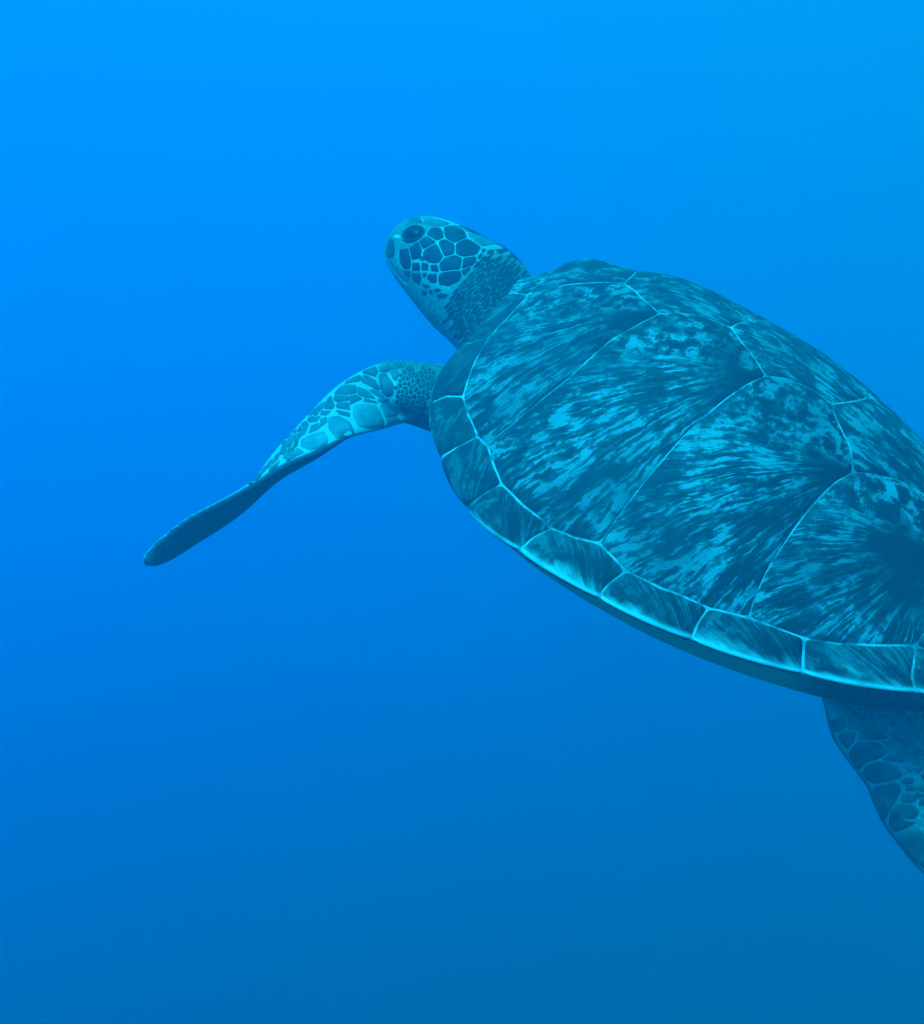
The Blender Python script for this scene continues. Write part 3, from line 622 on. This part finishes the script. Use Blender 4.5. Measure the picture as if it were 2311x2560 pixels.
# ------------------------------------------------------------------ scales: each plate lies on the skin
SCALES = {
  'head_scale': [[[0.6773,0.0409,0.15],[0.6655,0.0324,0.1545],[0.6516,0.0378,0.1532],[0.6363,0.0494,0.1478],[0.6413,0.0582,0.1412],[0.6689,0.0565,0.1402]],[[0.6627,0.0264,0.1565],[0.6616,0.0061,0.1592],[0.6357,0.0025,0.1599],[0.6094,0.0225,0.158],[0.61,0.0487,0.1487],[0.6344,0.0482,0.1486],[0.6489,0.0379,0.1533]],[[0.6079,0.024,0.1577],[0.572,0.0257,0.1567],[0.5606,0.0481,0.1476],[0.5745,0.0631,0.1395],[0.5906,0.0636,0.1387],[0.6086,0.0488,0.1486]],[[0.6384,0.0588,0.1408],[0.6328,0.0495,0.1478],[0.6101,0.0497,0.1481],[0.5923,0.0642,0.138],[0.6044,0.0723,0.1279],[0.6232,0.0654,0.1351]],[[0.6676,0.0576,0.1394],[0.6425,0.0598,0.1398],[0.6408,0.063,0.1366],[0.6525,0.0728,0.1215],[0.6596,0.0715,0.1225],[0.673,0.0659,0.1286]],[[0.6507,0.0731,0.1212],[0.638,0.0622,0.1377],[0.6061,0.0729,0.1268],[0.6089,0.0791,0.1153],[0.6241,0.0805,0.1091],[0.6414,0.0792,0.1087],[0.6508,0.0754,0.1164]],[[0.6034,0.073,0.127],[0.5902,0.0649,0.1375],[0.5744,0.0642,0.1386],[0.5613,0.077,0.124],[0.5948,0.0836,0.1068],[0.6067,0.0797,0.1143]],[[0.5725,0.0636,0.139],[0.5594,0.0491,0.1468],[0.5513,0.0556,0.1412],[0.5495,0.0644,0.1346],[0.5597,0.0758,0.1255]],[[0.5937,0.0842,0.1054],[0.5606,0.0778,0.1228],[0.5509,0.0805,0.1175],[0.5503,0.0857,0.1084],[0.5641,0.09,0.0941],[0.5865,0.0887,0.0873],[0.5963,0.0857,0.0985]],[[0.5589,0.0772,0.1235],[0.5497,0.0663,0.1332],[0.5465,0.0725,0.1266],[0.5492,0.0799,0.1182]],[[0.6859,0.0716,0.1118],[0.6734,0.0666,0.1276],[0.6558,0.0732,0.1202],[0.6494,0.0788,0.1073],[0.668,0.0784,0.0967]],[[0.7095,0.0685,0.0982],[0.6893,0.0716,0.1095],[0.6693,0.0782,0.0961],[0.664,0.08,0.0826],[0.6818,0.076,0.074],[0.6995,0.072,0.0805]],[[0.6644,0.0793,0.0933],[0.6478,0.0806,0.1002],[0.639,0.083,0.0902],[0.6598,0.0807,0.0804]],[[0.6432,0.0806,0.1025],[0.6285,0.0807,0.1072],[0.622,0.0836,0.0974],[0.6364,0.0832,0.0913]],[[0.6224,0.0813,0.1069],[0.6099,0.08,0.113],[0.5992,0.0832,0.1069],[0.5998,0.0841,0.1038],[0.6157,0.0838,0.099]],[[0.6599,0.0805,0.0764],[0.6374,0.0834,0.087],[0.6303,0.0846,0.0782],[0.6325,0.0839,0.0673],[0.6482,0.0817,0.0665],[0.6557,0.0807,0.0692]],[[0.6192,0.0847,0.0927],[0.601,0.0846,0.1013],[0.5935,0.0878,0.0881],[0.605,0.087,0.0822],[0.6197,0.0853,0.0847]],[[0.6523,0.0773,0.111],[0.6438,0.0776,0.1125],[0.6394,0.0796,0.1079],[0.6484,0.0798,0.1035]],[[0.6329,0.0838,0.0885],[0.6231,0.0843,0.0934],[0.621,0.0852,0.0857],[0.6291,0.0845,0.0823]],[[0.6273,0.0847,0.0706],[0.6117,0.0865,0.0773],[0.6049,0.0873,0.0754],[0.6171,0.0857,0.0677]],[[0.6243,0.0844,0.0613],[0.6097,0.0865,0.0658],[0.6087,0.086,0.0582],[0.6228,0.0837,0.0552]],[[0.5965,0.0882,0.0755],[0.5814,0.0896,0.0831],[0.5766,0.0903,0.0807],[0.591,0.0889,0.0713]],[[0.6071,0.087,0.0695],[0.5978,0.0881,0.073],[0.5944,0.0884,0.0682],[0.6033,0.0871,0.0632]],[[0.6851,0.0749,0.0706],[0.6644,0.0799,0.0794],[0.6595,0.08,0.0686],[0.6721,0.0772,0.0661]],[[0.5691,0.0271,0.156],[0.5643,0.0217,0.1562],[0.5588,0.0315,0.153],[0.5621,0.0348,0.1529]],[[0.559,0.046,0.1482],[0.56,0.0354,0.1522],[0.5531,0.0409,0.1485],[0.5523,0.0502,0.1444]],[[0.5496,0.0568,0.14],[0.5485,0.0486,0.144],[0.5421,0.0569,0.1374],[0.5445,0.0659,0.132]],[[0.5619,0.0209,0.1558],[0.5608,0.0054,0.1568],[0.5536,0.0152,0.1542],[0.5534,0.0299,0.1518]],[[0.5592,0.0042,0.1564],[0.563,-0.0205,0.1561],[0.559,-0.0287,0.1537],[0.5496,0.0022,0.1535]],[[0.5506,0.0386,0.1485],[0.5502,0.0236,0.152],[0.543,0.0324,0.1476],[0.5439,0.0452,0.1438]],[[0.5872,0.0893,0.0694],[0.5732,0.0909,0.0786],[0.5586,0.0923,0.082],[0.5648,0.0922,0.0735],[0.5801,0.0901,0.0667]]],
  'crown_scale': [[[0.7228,0.0166,0.1508],[0.7065,0.0066,0.155],[0.6707,-0.0006,0.1589],[0.6641,0.0224,0.1572],[0.666,0.0307,0.155],[0.6778,0.0405,0.1502],[0.698,0.0376,0.1487]],[[0.6296,0.0018,0.1599],[0.6119,-0.029,0.1566],[0.5774,-0.0317,0.1557],[0.5722,0.0242,0.1569],[0.6085,0.0207,0.1583]],[[0.6666,0.001,0.1592],[0.6494,-0.0123,0.1592],[0.634,-0.0284,0.1567],[0.6315,-0.0002,0.1599],[0.6375,0.0005,0.1599],[0.6624,0.004,0.1593]],[[0.7351,0.0466,0.1294],[0.7414,0.036,0.1358],[0.7453,0.0216,0.1412],[0.7292,0.0154,0.1493],[0.7001,0.0385,0.1479],[0.7144,0.0413,0.1429],[0.7226,0.0491,0.1333]]],
  'beak': [[[0.7607,0.0465,0.081],[0.7602,0.0447,0.1014],[0.7384,0.0569,0.1033],[0.7236,0.0642,0.0944],[0.7225,0.0645,0.0788],[0.7546,0.0421,0.0608]]],
  'eye_corner_spot': [[[0.7494,0.0507,0.1054],[0.7363,0.0546,0.1147],[0.7175,0.0613,0.1167],[0.7227,0.0616,0.1107],[0.7396,0.0559,0.1054]]],
  'flipper_scale': [[[0.4983,0.3171,-0.0629],[0.4943,0.302,-0.0569],[0.4793,0.2864,-0.0545],[0.4548,0.2904,-0.0657],[0.4459,0.2932,-0.0765],[0.4483,0.3194,-0.0753],[0.4555,0.3412,-0.0727],[0.4826,0.3313,-0.0679]],[[0.5123,0.3513,-0.085],[0.5001,0.3429,-0.0753],[0.4703,0.3447,-0.0714],[0.447,0.3543,-0.078],[0.448,0.3893,-0.0822],[0.4829,0.3743,-0.0855]],[[0.5101,0.398,-0.1144],[0.5021,0.3868,-0.1028],[0.4847,0.3789,-0.0887],[0.454,0.3976,-0.084],[0.4472,0.4059,-0.0872],[0.4515,0.4338,-0.0964],[0.4864,0.4203,-0.1097]],[[0.4671,0.4636,-0.112],[0.4893,0.4223,-0.1125],[0.4551,0.4396,-0.0986],[0.4585,0.4705,-0.1117]],[[0.4753,0.2811,-0.0532],[0.4665,0.2754,-0.0433],[0.451,0.267,-0.0549],[0.4501,0.2699,-0.0602],[0.4559,0.2862,-0.0638]],[[0.4535,0.2861,-0.065],[0.4488,0.2707,-0.0615],[0.4404,0.2662,-0.0664],[0.4439,0.2769,-0.0682],[0.4457,0.2897,-0.0763]],[[0.4404,0.2657,-0.0659],[0.441,0.2593,-0.0601],[0.4293,0.2506,-0.0482],[0.4315,0.2437,-0.0662],[0.4379,0.2557,-0.0677]],[[0.5204,0.2535,-0.0273],[0.5158,0.2437,-0.0231],[0.4751,0.2649,-0.0217],[0.4656,0.2707,-0.0313],[0.4717,0.276,-0.0383],[0.4958,0.267,-0.0379]],[[0.5347,0.2749,-0.0394],[0.5373,0.2667,-0.034],[0.5165,0.2628,-0.0334],[0.4975,0.2671,-0.0388],[0.5008,0.2709,-0.0415],[0.5276,0.2771,-0.0409]],[[0.5456,0.2633,-0.033],[0.5379,0.2469,-0.0218],[0.5266,0.2507,-0.0245],[0.5216,0.2591,-0.0303],[0.5397,0.2649,-0.0329]],[[0.5315,0.2437,-0.02],[0.5261,0.2327,-0.0155],[0.5169,0.2345,-0.0185],[0.5162,0.2417,-0.022],[0.5246,0.2488,-0.0237]],[[0.5252,0.2868,-0.0471],[0.5084,0.2817,-0.0454],[0.4898,0.2822,-0.0497],[0.5044,0.2944,-0.0524],[0.5161,0.2952,-0.0521]],[[0.552,0.2941,-0.0565],[0.5316,0.2867,-0.0472],[0.5183,0.2968,-0.053],[0.526,0.3034,-0.0576],[0.5487,0.3103,-0.0681],[0.5511,0.3024,-0.0627]],[[0.5452,0.3131,-0.0691],[0.5251,0.3057,-0.0589],[0.5149,0.3121,-0.0615],[0.527,0.3212,-0.0695],[0.5365,0.3199,-0.0714]],[[0.5217,0.3052,-0.0582],[0.5142,0.2982,-0.0538],[0.5024,0.2975,-0.054],[0.5046,0.317,-0.0631]],[[0.5246,0.3231,-0.0701],[0.511,0.3151,-0.0627],[0.4957,0.3257,-0.0664],[0.5148,0.331,-0.0725],[0.5229,0.3275,-0.0726]],[[0.5385,0.3347,-0.0842],[0.5517,0.3198,-0.0777],[0.5519,0.3137,-0.0724],[0.5277,0.3268,-0.0736],[0.5217,0.3346,-0.0771]],[[0.5132,0.3353,-0.0747],[0.4898,0.3304,-0.0679],[0.4818,0.3369,-0.0696],[0.4986,0.3409,-0.0739]],[[0.554,0.2848,-0.0503],[0.5442,0.2708,-0.0375],[0.5344,0.2736,-0.0385],[0.5348,0.2796,-0.0426],[0.5501,0.291,-0.0535]],[[0.5606,0.3358,-0.0986],[0.5556,0.3254,-0.0851],[0.5498,0.3242,-0.0807],[0.5413,0.3354,-0.0862],[0.5537,0.3444,-0.1015]],[[0.5451,0.3513,-0.1022],[0.5301,0.3487,-0.0916],[0.5252,0.3586,-0.0968],[0.5385,0.3596,-0.1052]],[[0.539,0.3723,-0.1158],[0.5362,0.3629,-0.1065],[0.5181,0.3853,-0.1117],[0.5254,0.3881,-0.1182]],[[0.54,0.3393,-0.0889],[0.5212,0.338,-0.0794],[0.5198,0.3466,-0.085],[0.5329,0.3465,-0.0913]],[[0.4846,0.2737,-0.0436],[0.4709,0.2762,-0.0399],[0.4669,0.2754,-0.042],[0.4762,0.2792,-0.0508],[0.4849,0.2807,-0.0505]],[[0.5005,0.294,-0.0526],[0.4895,0.2874,-0.0519],[0.4811,0.2834,-0.0528],[0.4946,0.2985,-0.0554]],[[0.522,0.3552,-0.0925],[0.5159,0.3498,-0.0856],[0.5027,0.3597,-0.0862],[0.5045,0.3712,-0.0945]],[[0.5258,0.3669,-0.1035],[0.5173,0.3621,-0.0951],[0.5017,0.3751,-0.0954],[0.512,0.3829,-0.1064]],[[0.4991,0.2705,-0.0416],[0.4923,0.2695,-0.0404],[0.4722,0.2767,-0.0406],[0.492,0.2772,-0.0469],[0.5088,0.2798,-0.0443]],[[0.5134,0.2355,-0.0192],[0.5125,0.2258,-0.0158],[0.4844,0.2465,-0.0104],[0.4779,0.2583,-0.0163],[0.4871,0.2565,-0.0165]],[[0.5252,0.2333,-0.0159],[0.5186,0.2134,-0.0118],[0.5105,0.2127,-0.0133],[0.5125,0.2258,-0.0158],[0.5169,0.2334,-0.0181]],[[0.5472,0.3875,-0.1338],[0.5457,0.3809,-0.1273],[0.5218,0.404,-0.1258],[0.5262,0.4113,-0.1337]],[[0.5371,0.4084,-0.1411],[0.5341,0.4016,-0.1336],[0.5042,0.431,-0.1272],[0.5094,0.4372,-0.135]],[[0.5235,0.4311,-0.1449],[0.5245,0.4221,-0.1395],[0.4876,0.4586,-0.1264],[0.4856,0.47,-0.1306]],[[0.5218,0.4433,-0.153],[0.5194,0.4376,-0.1454],[0.4753,0.4813,-0.1265],[0.4847,0.4821,-0.1373]],[[0.5266,0.4488,-0.1657],[0.5179,0.4495,-0.1536],[0.4674,0.4986,-0.129],[0.4709,0.5036,-0.1349]],[[0.4799,0.4558,-0.1185],[0.4968,0.4279,-0.1201],[0.4909,0.4255,-0.1148],[0.4622,0.4647,-0.1096]],[[0.4715,0.4832,-0.124],[0.4723,0.4673,-0.1172],[0.4612,0.4816,-0.117],[0.4619,0.4947,-0.1243]],[[0.5121,0.4686,-0.165],[0.4779,0.4869,-0.1325],[0.4643,0.5056,-0.1311],[0.465,0.5174,-0.1379]],[[0.4739,0.5122,-0.1434],[0.4755,0.5089,-0.1435],[0.4638,0.5191,-0.1389],[0.4656,0.5248,-0.1422]],[[0.5225,0.398,-0.1226],[0.5222,0.3923,-0.1188],[0.4975,0.4157,-0.1151],[0.4942,0.4287,-0.1185]]],
  'hind_scale': [[[-0.3522,0.1902,-0.1181],[-0.3744,0.1926,-0.0995],[-0.391,0.1936,-0.1006],[-0.3864,0.1934,-0.1164],[-0.3738,0.1896,-0.1349],[-0.3694,0.1793,-0.158],[-0.3499,0.1826,-0.147]],[[-0.3891,0.1934,-0.1168],[-0.3932,0.1938,-0.1032],[-0.4015,0.1933,-0.0973],[-0.4118,0.1929,-0.0988],[-0.4089,0.1933,-0.1056],[-0.3995,0.1937,-0.1093]],[[-0.377,0.1899,-0.1341],[-0.3904,0.1933,-0.1177],[-0.405,0.1934,-0.1108],[-0.4156,0.1923,-0.1133],[-0.4177,0.1914,-0.1199],[-0.4133,0.1901,-0.13],[-0.3928,0.1803,-0.1613],[-0.3741,0.1775,-0.1622]],[[-0.3275,0.1828,-0.1306],[-0.3341,0.1869,-0.1157],[-0.3461,0.1898,-0.1067],[-0.349,0.1895,-0.1201],[-0.3464,0.1857,-0.1378],[-0.3348,0.1834,-0.1366]],[[-0.3485,0.1902,-0.1046],[-0.3581,0.1908,-0.0886],[-0.3717,0.1907,-0.0826],[-0.3808,0.1915,-0.0876],[-0.3729,0.1923,-0.0968],[-0.3527,0.1905,-0.1146]],[[-0.3769,0.1925,-0.0963],[-0.3871,0.1914,-0.0865],[-0.3968,0.1921,-0.0896],[-0.3934,0.1933,-0.0973]],[[-0.3947,0.1793,-0.1643],[-0.4146,0.1893,-0.1333],[-0.4238,0.1881,-0.1365],[-0.4253,0.1846,-0.1555],[-0.425,0.1798,-0.179],[-0.4252,0.1715,-0.2035],[-0.4151,0.1706,-0.1993],[-0.3971,0.1719,-0.1828]],[[-0.4282,0.1856,-0.1499],[-0.43,0.1872,-0.1397],[-0.4386,0.1874,-0.1341],[-0.4454,0.1866,-0.1387],[-0.4435,0.1863,-0.1442],[-0.431,0.1848,-0.1561]],[[-0.4308,0.1843,-0.1594],[-0.4441,0.1861,-0.1462],[-0.4544,0.1856,-0.1516],[-0.4542,0.1844,-0.1643],[-0.4452,0.1827,-0.1738],[-0.4383,0.1831,-0.1694]],[[-0.4263,0.1794,-0.1812],[-0.4289,0.1841,-0.1597],[-0.4449,0.1821,-0.1769],[-0.4579,0.1841,-0.1661],[-0.449,0.1791,-0.1908],[-0.4425,0.1739,-0.2056],[-0.4313,0.1734,-0.2022]],[[-0.4451,0.1737,-0.2069],[-0.4609,0.1832,-0.1722],[-0.4713,0.1821,-0.1763],[-0.4869,0.1783,-0.1922],[-0.5013,0.175,-0.2231],[-0.476,0.1699,-0.2258],[-0.4544,0.1669,-0.2232]],[[-0.4263,0.189,-0.1302],[-0.4351,0.189,-0.1226],[-0.4387,0.1879,-0.1293],[-0.429,0.1876,-0.1373]],[[-0.4184,0.1897,-0.1303],[-0.4225,0.1911,-0.1184],[-0.4292,0.1907,-0.1128],[-0.4324,0.1896,-0.1202],[-0.4242,0.1892,-0.1299]],[[-0.4151,0.1928,-0.1049],[-0.4236,0.1918,-0.1002],[-0.4249,0.1916,-0.1067],[-0.4192,0.1921,-0.1109]],[[-0.3102,0.1779,-0.1223],[-0.3186,0.1838,-0.1049],[-0.326,0.1861,-0.1],[-0.3325,0.1868,-0.1126],[-0.3259,0.1828,-0.1278],[-0.3187,0.1793,-0.1311]],[[-0.328,0.1866,-0.0982],[-0.3385,0.1884,-0.0851],[-0.3524,0.1897,-0.0814],[-0.3573,0.1906,-0.087],[-0.3476,0.1901,-0.1019],[-0.3342,0.1872,-0.112]],[[-0.3548,0.1897,-0.0795],[-0.3639,0.1884,-0.069],[-0.3745,0.1886,-0.0702],[-0.3766,0.1902,-0.0795],[-0.3709,0.1905,-0.081],[-0.3592,0.1906,-0.0858]]]}
PATCHES = {
  'neck_scales': {"o":[0.5111,0.0708,0.1139],"u":[-0.7098,-0.6504,0.2704],"v":[0.3951,-0.0498,0.9173],"reg":[[0.0004,0.0531],[0.0235,0.0514],[0.043,0.0583],[0.0627,0.0444],[0.0771,0.0201],[0.0347,-0.0184],[0.0116,-0.0502],[-0.0297,-0.0911],[-0.0513,-0.0786],[-0.0621,-0.0449],[-0.0584,-0.022],[-0.0316,0.0149],[-0.0155,0.0271],[-0.0066,0.0323]],"cell":[0.019,0.0048],"ang":44},
  'shoulder_scales': {"o":[0.4442,0.2507,-0.0212],"u":[-0.6743,-0.6954,0.2483],"v":[0.4485,-0.1185,0.8859],"reg":[[-0.0266,0.017],[-0.0184,0.0331],[0.0005,0.0452],[0.0436,0.0385],[0.03,0.0117],[0.0191,-0.026],[0.0055,-0.0503],[-0.0053,-0.0314],[-0.0188,-0.0314],[-0.0295,-0.0071]],"cell":[0.0078,0.0064],"ang":80},
  'edge_scales': {"o":[0.5299,0.4086,-0.135],"u":[-0.6067,-0.7704,0.1957],"v":[0.4745,-0.1535,0.8668],"reg":[[0.0607,0.0678],[0.0126,0.0284],[-0.0362,-0.0272],[-0.0632,-0.0603],[-0.0553,-0.0564],[-0.0289,-0.0347],[0.0003,-0.0176],[0.0205,0.0123],[0.0366,0.0356],[0.054,0.0531]],"cell":[0.012,0.0065],"ang":48},
  'small_hind_scales': {"o":[-0.4264,0.1914,-0.1068],"u":[-0.7891,-0.3762,0.4855],"v":[0.6068,-0.3549,0.7112],"reg":[[-0.0216,0.0503],[-0.0083,0.0616],[0.0243,0.0625],[0.0134,-0.061],[0.0054,-0.068],[0.0034,-0.046],[0.0012,-0.0251],[0.0018,-0.0026],[-0.006,0.0087],[-0.0143,0.0237]],"cell":[0.013,0.01],"ang":20}}
def on_skin(p):
    loc, nor, idx, dist = bvh.find_nearest(Vector(p))
    return np.array(loc), np.array(nor)
def plate(pts, gap, height, rim=0.0012):
    """domed plate whose outline follows 3d points on the skin"""
    P = np.array(pts, float); m = len(P)
    d = np.linalg.norm(np.roll(P, -1, 0) - P, axis=1); per = d.sum()
    step = max(per / 30, 0.0018)
    L = []
    for a, b, l in zip(P, np.roll(P, -1, 0), d):
        n = max(1, int(round(l / step)))
        for k in range(n): L.append(a + (b - a) * k / n)
    L = smooth_loop(np.array(L), 1)
    c = L.mean(0); r = np.linalg.norm(L - c, axis=1)
    f0 = np.clip(1 - gap / np.maximum(r, 1e-4), 0.4, 1.15)
    f1 = np.clip(f0 - rim / np.maximum(r, 1e-4), 0.3, 1.1)
    lev = [(f0, -0.0002), (f1, height * 0.7), (f1 * 0.66, height), (f1 * 0.30, height * 1.12)]
    V = []; E = []
    for f, h in lev:
        for p in c + (L - c) * f[:, None]:
            q, n = on_skin(p); V.append(q + n * h)
    q, n = on_skin(c); V.append(q + n * height * 1.15)
    k = len(L); F = []
    _, nc = on_skin(c)
    w = np.cross(L - c, np.roll(L, -1, 0) - c).sum(0) @ nc
    for i in range(len(lev) - 1):
        for j in range(k):
            f_ = (i * k + j, i * k + (j + 1) % k, (i + 1) * k + (j + 1) % k, (i + 1) * k + j); F.append(f_ if w > 0 else f_[::-1])
    for j in range(k):
        f_ = ((len(lev) - 1) * k + j, (len(lev) - 1) * k + (j + 1) % k, len(lev) * k); F.append(f_ if w > 0 else f_[::-1])
    edge = [1.0] * k + [0.8] * k + [0.35] * k + [0.1] * k + [0.0]
    return V, F, edge
KIND = {'head_scale': (M_HEAD, -0.0002, 0.0013), 'crown_scale': (M_CROWN, 0.0002, 0.0010), 'beak': (M_SMALL, 0.0, 0.0010), 'eye_corner_spot': (M_EYE_CORNER, 0.0, 0.0012),
        'flipper_scale': (M_FLIP, -0.0018, 0.0016), 'hind_scale': (M_HIND, -0.0004, 0.0014)}
for kind, polys in SCALES.items():
    mat, gap, hgt = KIND[kind]
    for ip, pts in enumerate(polys):
        big = kind == 'flipper_scale' and ip < 4
        sides = (1, -1) if np.mean(np.array(pts)[:, 1]) > 0.025 else (1,)
        for sd_ in sides:                                   # the same plate on the animal's other side
            V, F, E = plate([(p[0], p[1] * sd_, p[2]) for p in pts], 0.0 if big else gap, hgt)
            add(kind, V, F, M_FLIPD if (kind == 'flipper_scale' and not big) else mat, body, attrs={"edge": ('FLOAT', E)})

# eyes: dark ball in a fold of skin
for sg in (1, -1):
    c0, n0 = on_skin((0.699, sg * 0.0575, 0.132))
    if sg == -1 and c0[1] > 0: continue
    fw = np.array([0.92, 0.0, -0.32]); fw -= n0 * (fw @ n0); fw /= np.linalg.norm(fw); upv = np.cross(n0, fw) * sg
    V = []; F = []; nu, nw = 20, 10
    for i in range(nw + 1):
        th = math.pi * i / nw
        for j in range(nu):
            ph = 2 * math.pi * j / nu
            V.append(c0 - n0 * 0.006 + fw * 0.0235 * math.sin(th) * math.cos(ph) + upv * 0.0165 * math.sin(th) * math.sin(ph) + n0 * 0.011 * math.cos(th))
    for i in range(nw):
        for j in range(nu):
            f_ = (i * nu + j, (i + 1) * nu + j, (i + 1) * nu + (j + 1) % nu, i * nu + (j + 1) % nu); F.append(f_)
    eye = add("eye", V, F, M_EYE, body)
    V = []; F = []
    for j in range(28):
        ph = 2 * math.pi * j / 28; ct = c0 + fw * 0.0228 * math.cos(ph) + upv * 0.0162 * math.sin(ph)
        q, n = on_skin(ct); rd = (ct - c0) / np.linalg.norm(ct - c0)
        for k in range(8):
            a = 2 * math.pi * k / 8; rr = 0.0020 + 0.0014 * max(0, math.sin(ph))
            V.append(q + rd * rr * math.cos(a) + n * (0.0002 + rr * 0.8 * math.sin(a)))
    for j in range(28):
        for k in range(8): F.append((j * 8 + k, ((j + 1) % 28) * 8 + k, ((j + 1) % 28) * 8 + (k + 1) % 8, j * 8 + (k + 1) % 8))
    add("eyelid", V, F, M_HEAD, body, attrs={"edge": ('FLOAT', [0.5] * len(V))})

def inside(p, poly):
    r = False; j = len(poly) - 1
    for i in range(len(poly)):
        (xi, yi), (xj, yj) = poly[i], poly[j]
        if (yi > p[1]) != (yj > p[1]) and p[0] < (xj - xi) * (p[1] - yi) / (yj - yi) + xi: r = not r
        j = i
    return r
def clip(poly, a, n):
    """keep the side of the line through a with normal n where (p-a).n < 0"""
    o = []
    for p, q in zip(poly, poly[1:] + poly[:1]):
        dp, dq = (p - a) @ n, (q - a) @ n
        if dp <= 0: o.append(p)
        if (dp < 0) != (dq < 0) and abs(dp - dq) > 1e-12: o.append(p + (q - p) * dp / (dp - dq))
    return o
def cells(reg, cl, cw, ang, jit=0.46):
    """irregular cells of about cl x cw filling the region"""
    ca, sa = math.cos(math.radians(ang)), math.sin(math.radians(ang))
    M = np.array([[ca / cl, sa / cl], [-sa / cw, ca / cw]]); Mi = np.linalg.inv(M)
    reg = np.array(reg); A = reg @ M.T
    lo, hi = A.min(0) - 2, A.max(0) + 2
    S = []
    for j, y in enumerate(np.arange(lo[1], hi[1], 0.95)):
        for x in np.arange(lo[0], hi[0], 1.0): S.append((x + 0.5 * (j % 2) + rng.uniform(-jit, jit), y + rng.uniform(-jit, jit)))
    S = np.array(S); out = []
    poly = [tuple(p) for p in A]
    for i, s in enumerate(S):
        if not inside(s, poly): continue
        d = np.linalg.norm(S - s, axis=1); cell = [s + np.array(v) * 1.6 for v in ((-1, -1), (1, -1), (1, 1), (-1, 1))]
        for k in np.argsort(d)[1:14]: cell = clip(cell, (s + S[k]) / 2, S[k] - s)
        if len(cell) >= 3: out.append([Mi @ c for c in cell])
    return out
def cast_patch(pt, poly):
    o, u, v = (np.array(pt[k]) for k in ('o', 'u', 'v')); n = np.cross(u, v); P = []
    for a, b in poly:
        h = bvh.ray_cast(Vector(o + u * a + v * b + n * 0.4), Vector(-n))
        cc = np.mean(np.array(poly), 0); k = 0
        while h[0] is None and k < 12:
            a, b = a + (cc[0] - a) * 0.12, b + (cc[1] - b) * 0.12; k += 1
            h = bvh.ray_cast(Vector(o + u * a + v * b + n * 0.4), Vector(-n))
        if h[0] is None: return None
        P.append(np.array(h[0]))
    P = np.array(P)
    if np.ptp(P @ n) > 0.05: return None
    return P
for name, pt in PATCHES.items():
    joined = name != 'small_hind_scales'; gp = 0.0004 if joined else 0.0013
    AV = []; AF = []; AE = []
    for poly in cells(pt['reg'], *pt['cell'], pt['ang']):
        P = cast_patch(pt, poly)
        if P is None: continue
        c = P.mean(0); r = np.linalg.norm(P - c, axis=1)
        V = []
        for f, h in ((np.clip(1 - gp / r, 0.45, 1), -0.0003), (np.clip(1 - gp / r, 0.45, 1) * 0.70, 0.0010)):
            for p in c + (P - c) * f[:, None]:
                q, n = on_skin(p); V.append(q + n * h)
        q, n = on_skin(c); V.append(q + n * 0.0012)
        k = len(P); F = []
        w = np.cross(P - c, np.roll(P, -1, 0) - c).sum(0) @ n
        for j in range(k):
            for f_ in ((j, (j + 1) % k, k + (j + 1) % k, k + j), (k + j, k + (j + 1) % k, 2 * k)): F.append(f_ if w > 0 else f_[::-1])
        E = [1.0] * k + [0.35] * k + [0.0]
        if joined:
            b = len(AV); AV += V; AF += [tuple(i + b for i in f) for f in F]; AE += E
        else: add('hind_scale', V, F, M_HIND, body, attrs={"edge": ('FLOAT', E)})
    if joined:
        o = add(name, AV, AF, M_FLIPD if name == 'edge_scales' else M_SMALL, body, attrs={"edge": ('FLOAT', AE)}); o["kind"] = "stuff"

# ------------------------------------------------------------------ the water between the camera and the turtle
def haze():
    t = bpy.data.materials.new("sea_water_haze"); t.use_nodes = True; nt = t.node_tree; nt.nodes.clear()
    o = nt.nodes.new("ShaderNodeOutputMaterial"); v = nt.nodes.new("ShaderNodeVolumePrincipled")
    v.inputs['Color'].default_value = (0.01, 0.68, 1.0, 1); v.inputs['Density'].default_value = 0.18
    v.inputs['Anisotropy'].default_value = 0.55
    nt.links.new(v.outputs[0], o.inputs['Volume'])
    x0, x1, y0, y1, z0, z1 = -2.5, 2.5, -1.0, 3.6, -2.2, 2.2
    vs = [(x, y, z) for x in (x0, x1) for y in (y0, y1) for z in (z0, z1)]
    fs = [(0, 1, 3, 2), (4, 6, 7, 5), (0, 4, 5, 1), (2, 3, 7, 6), (0, 2, 6, 4), (1, 5, 7, 3)]
    h = add("haze", vs, fs, t, None, smooth=False)
    h["kind"] = "stuff"; h["label"] = "clear blue sea water filling the whole view"; h["category"] = "water"
haze()
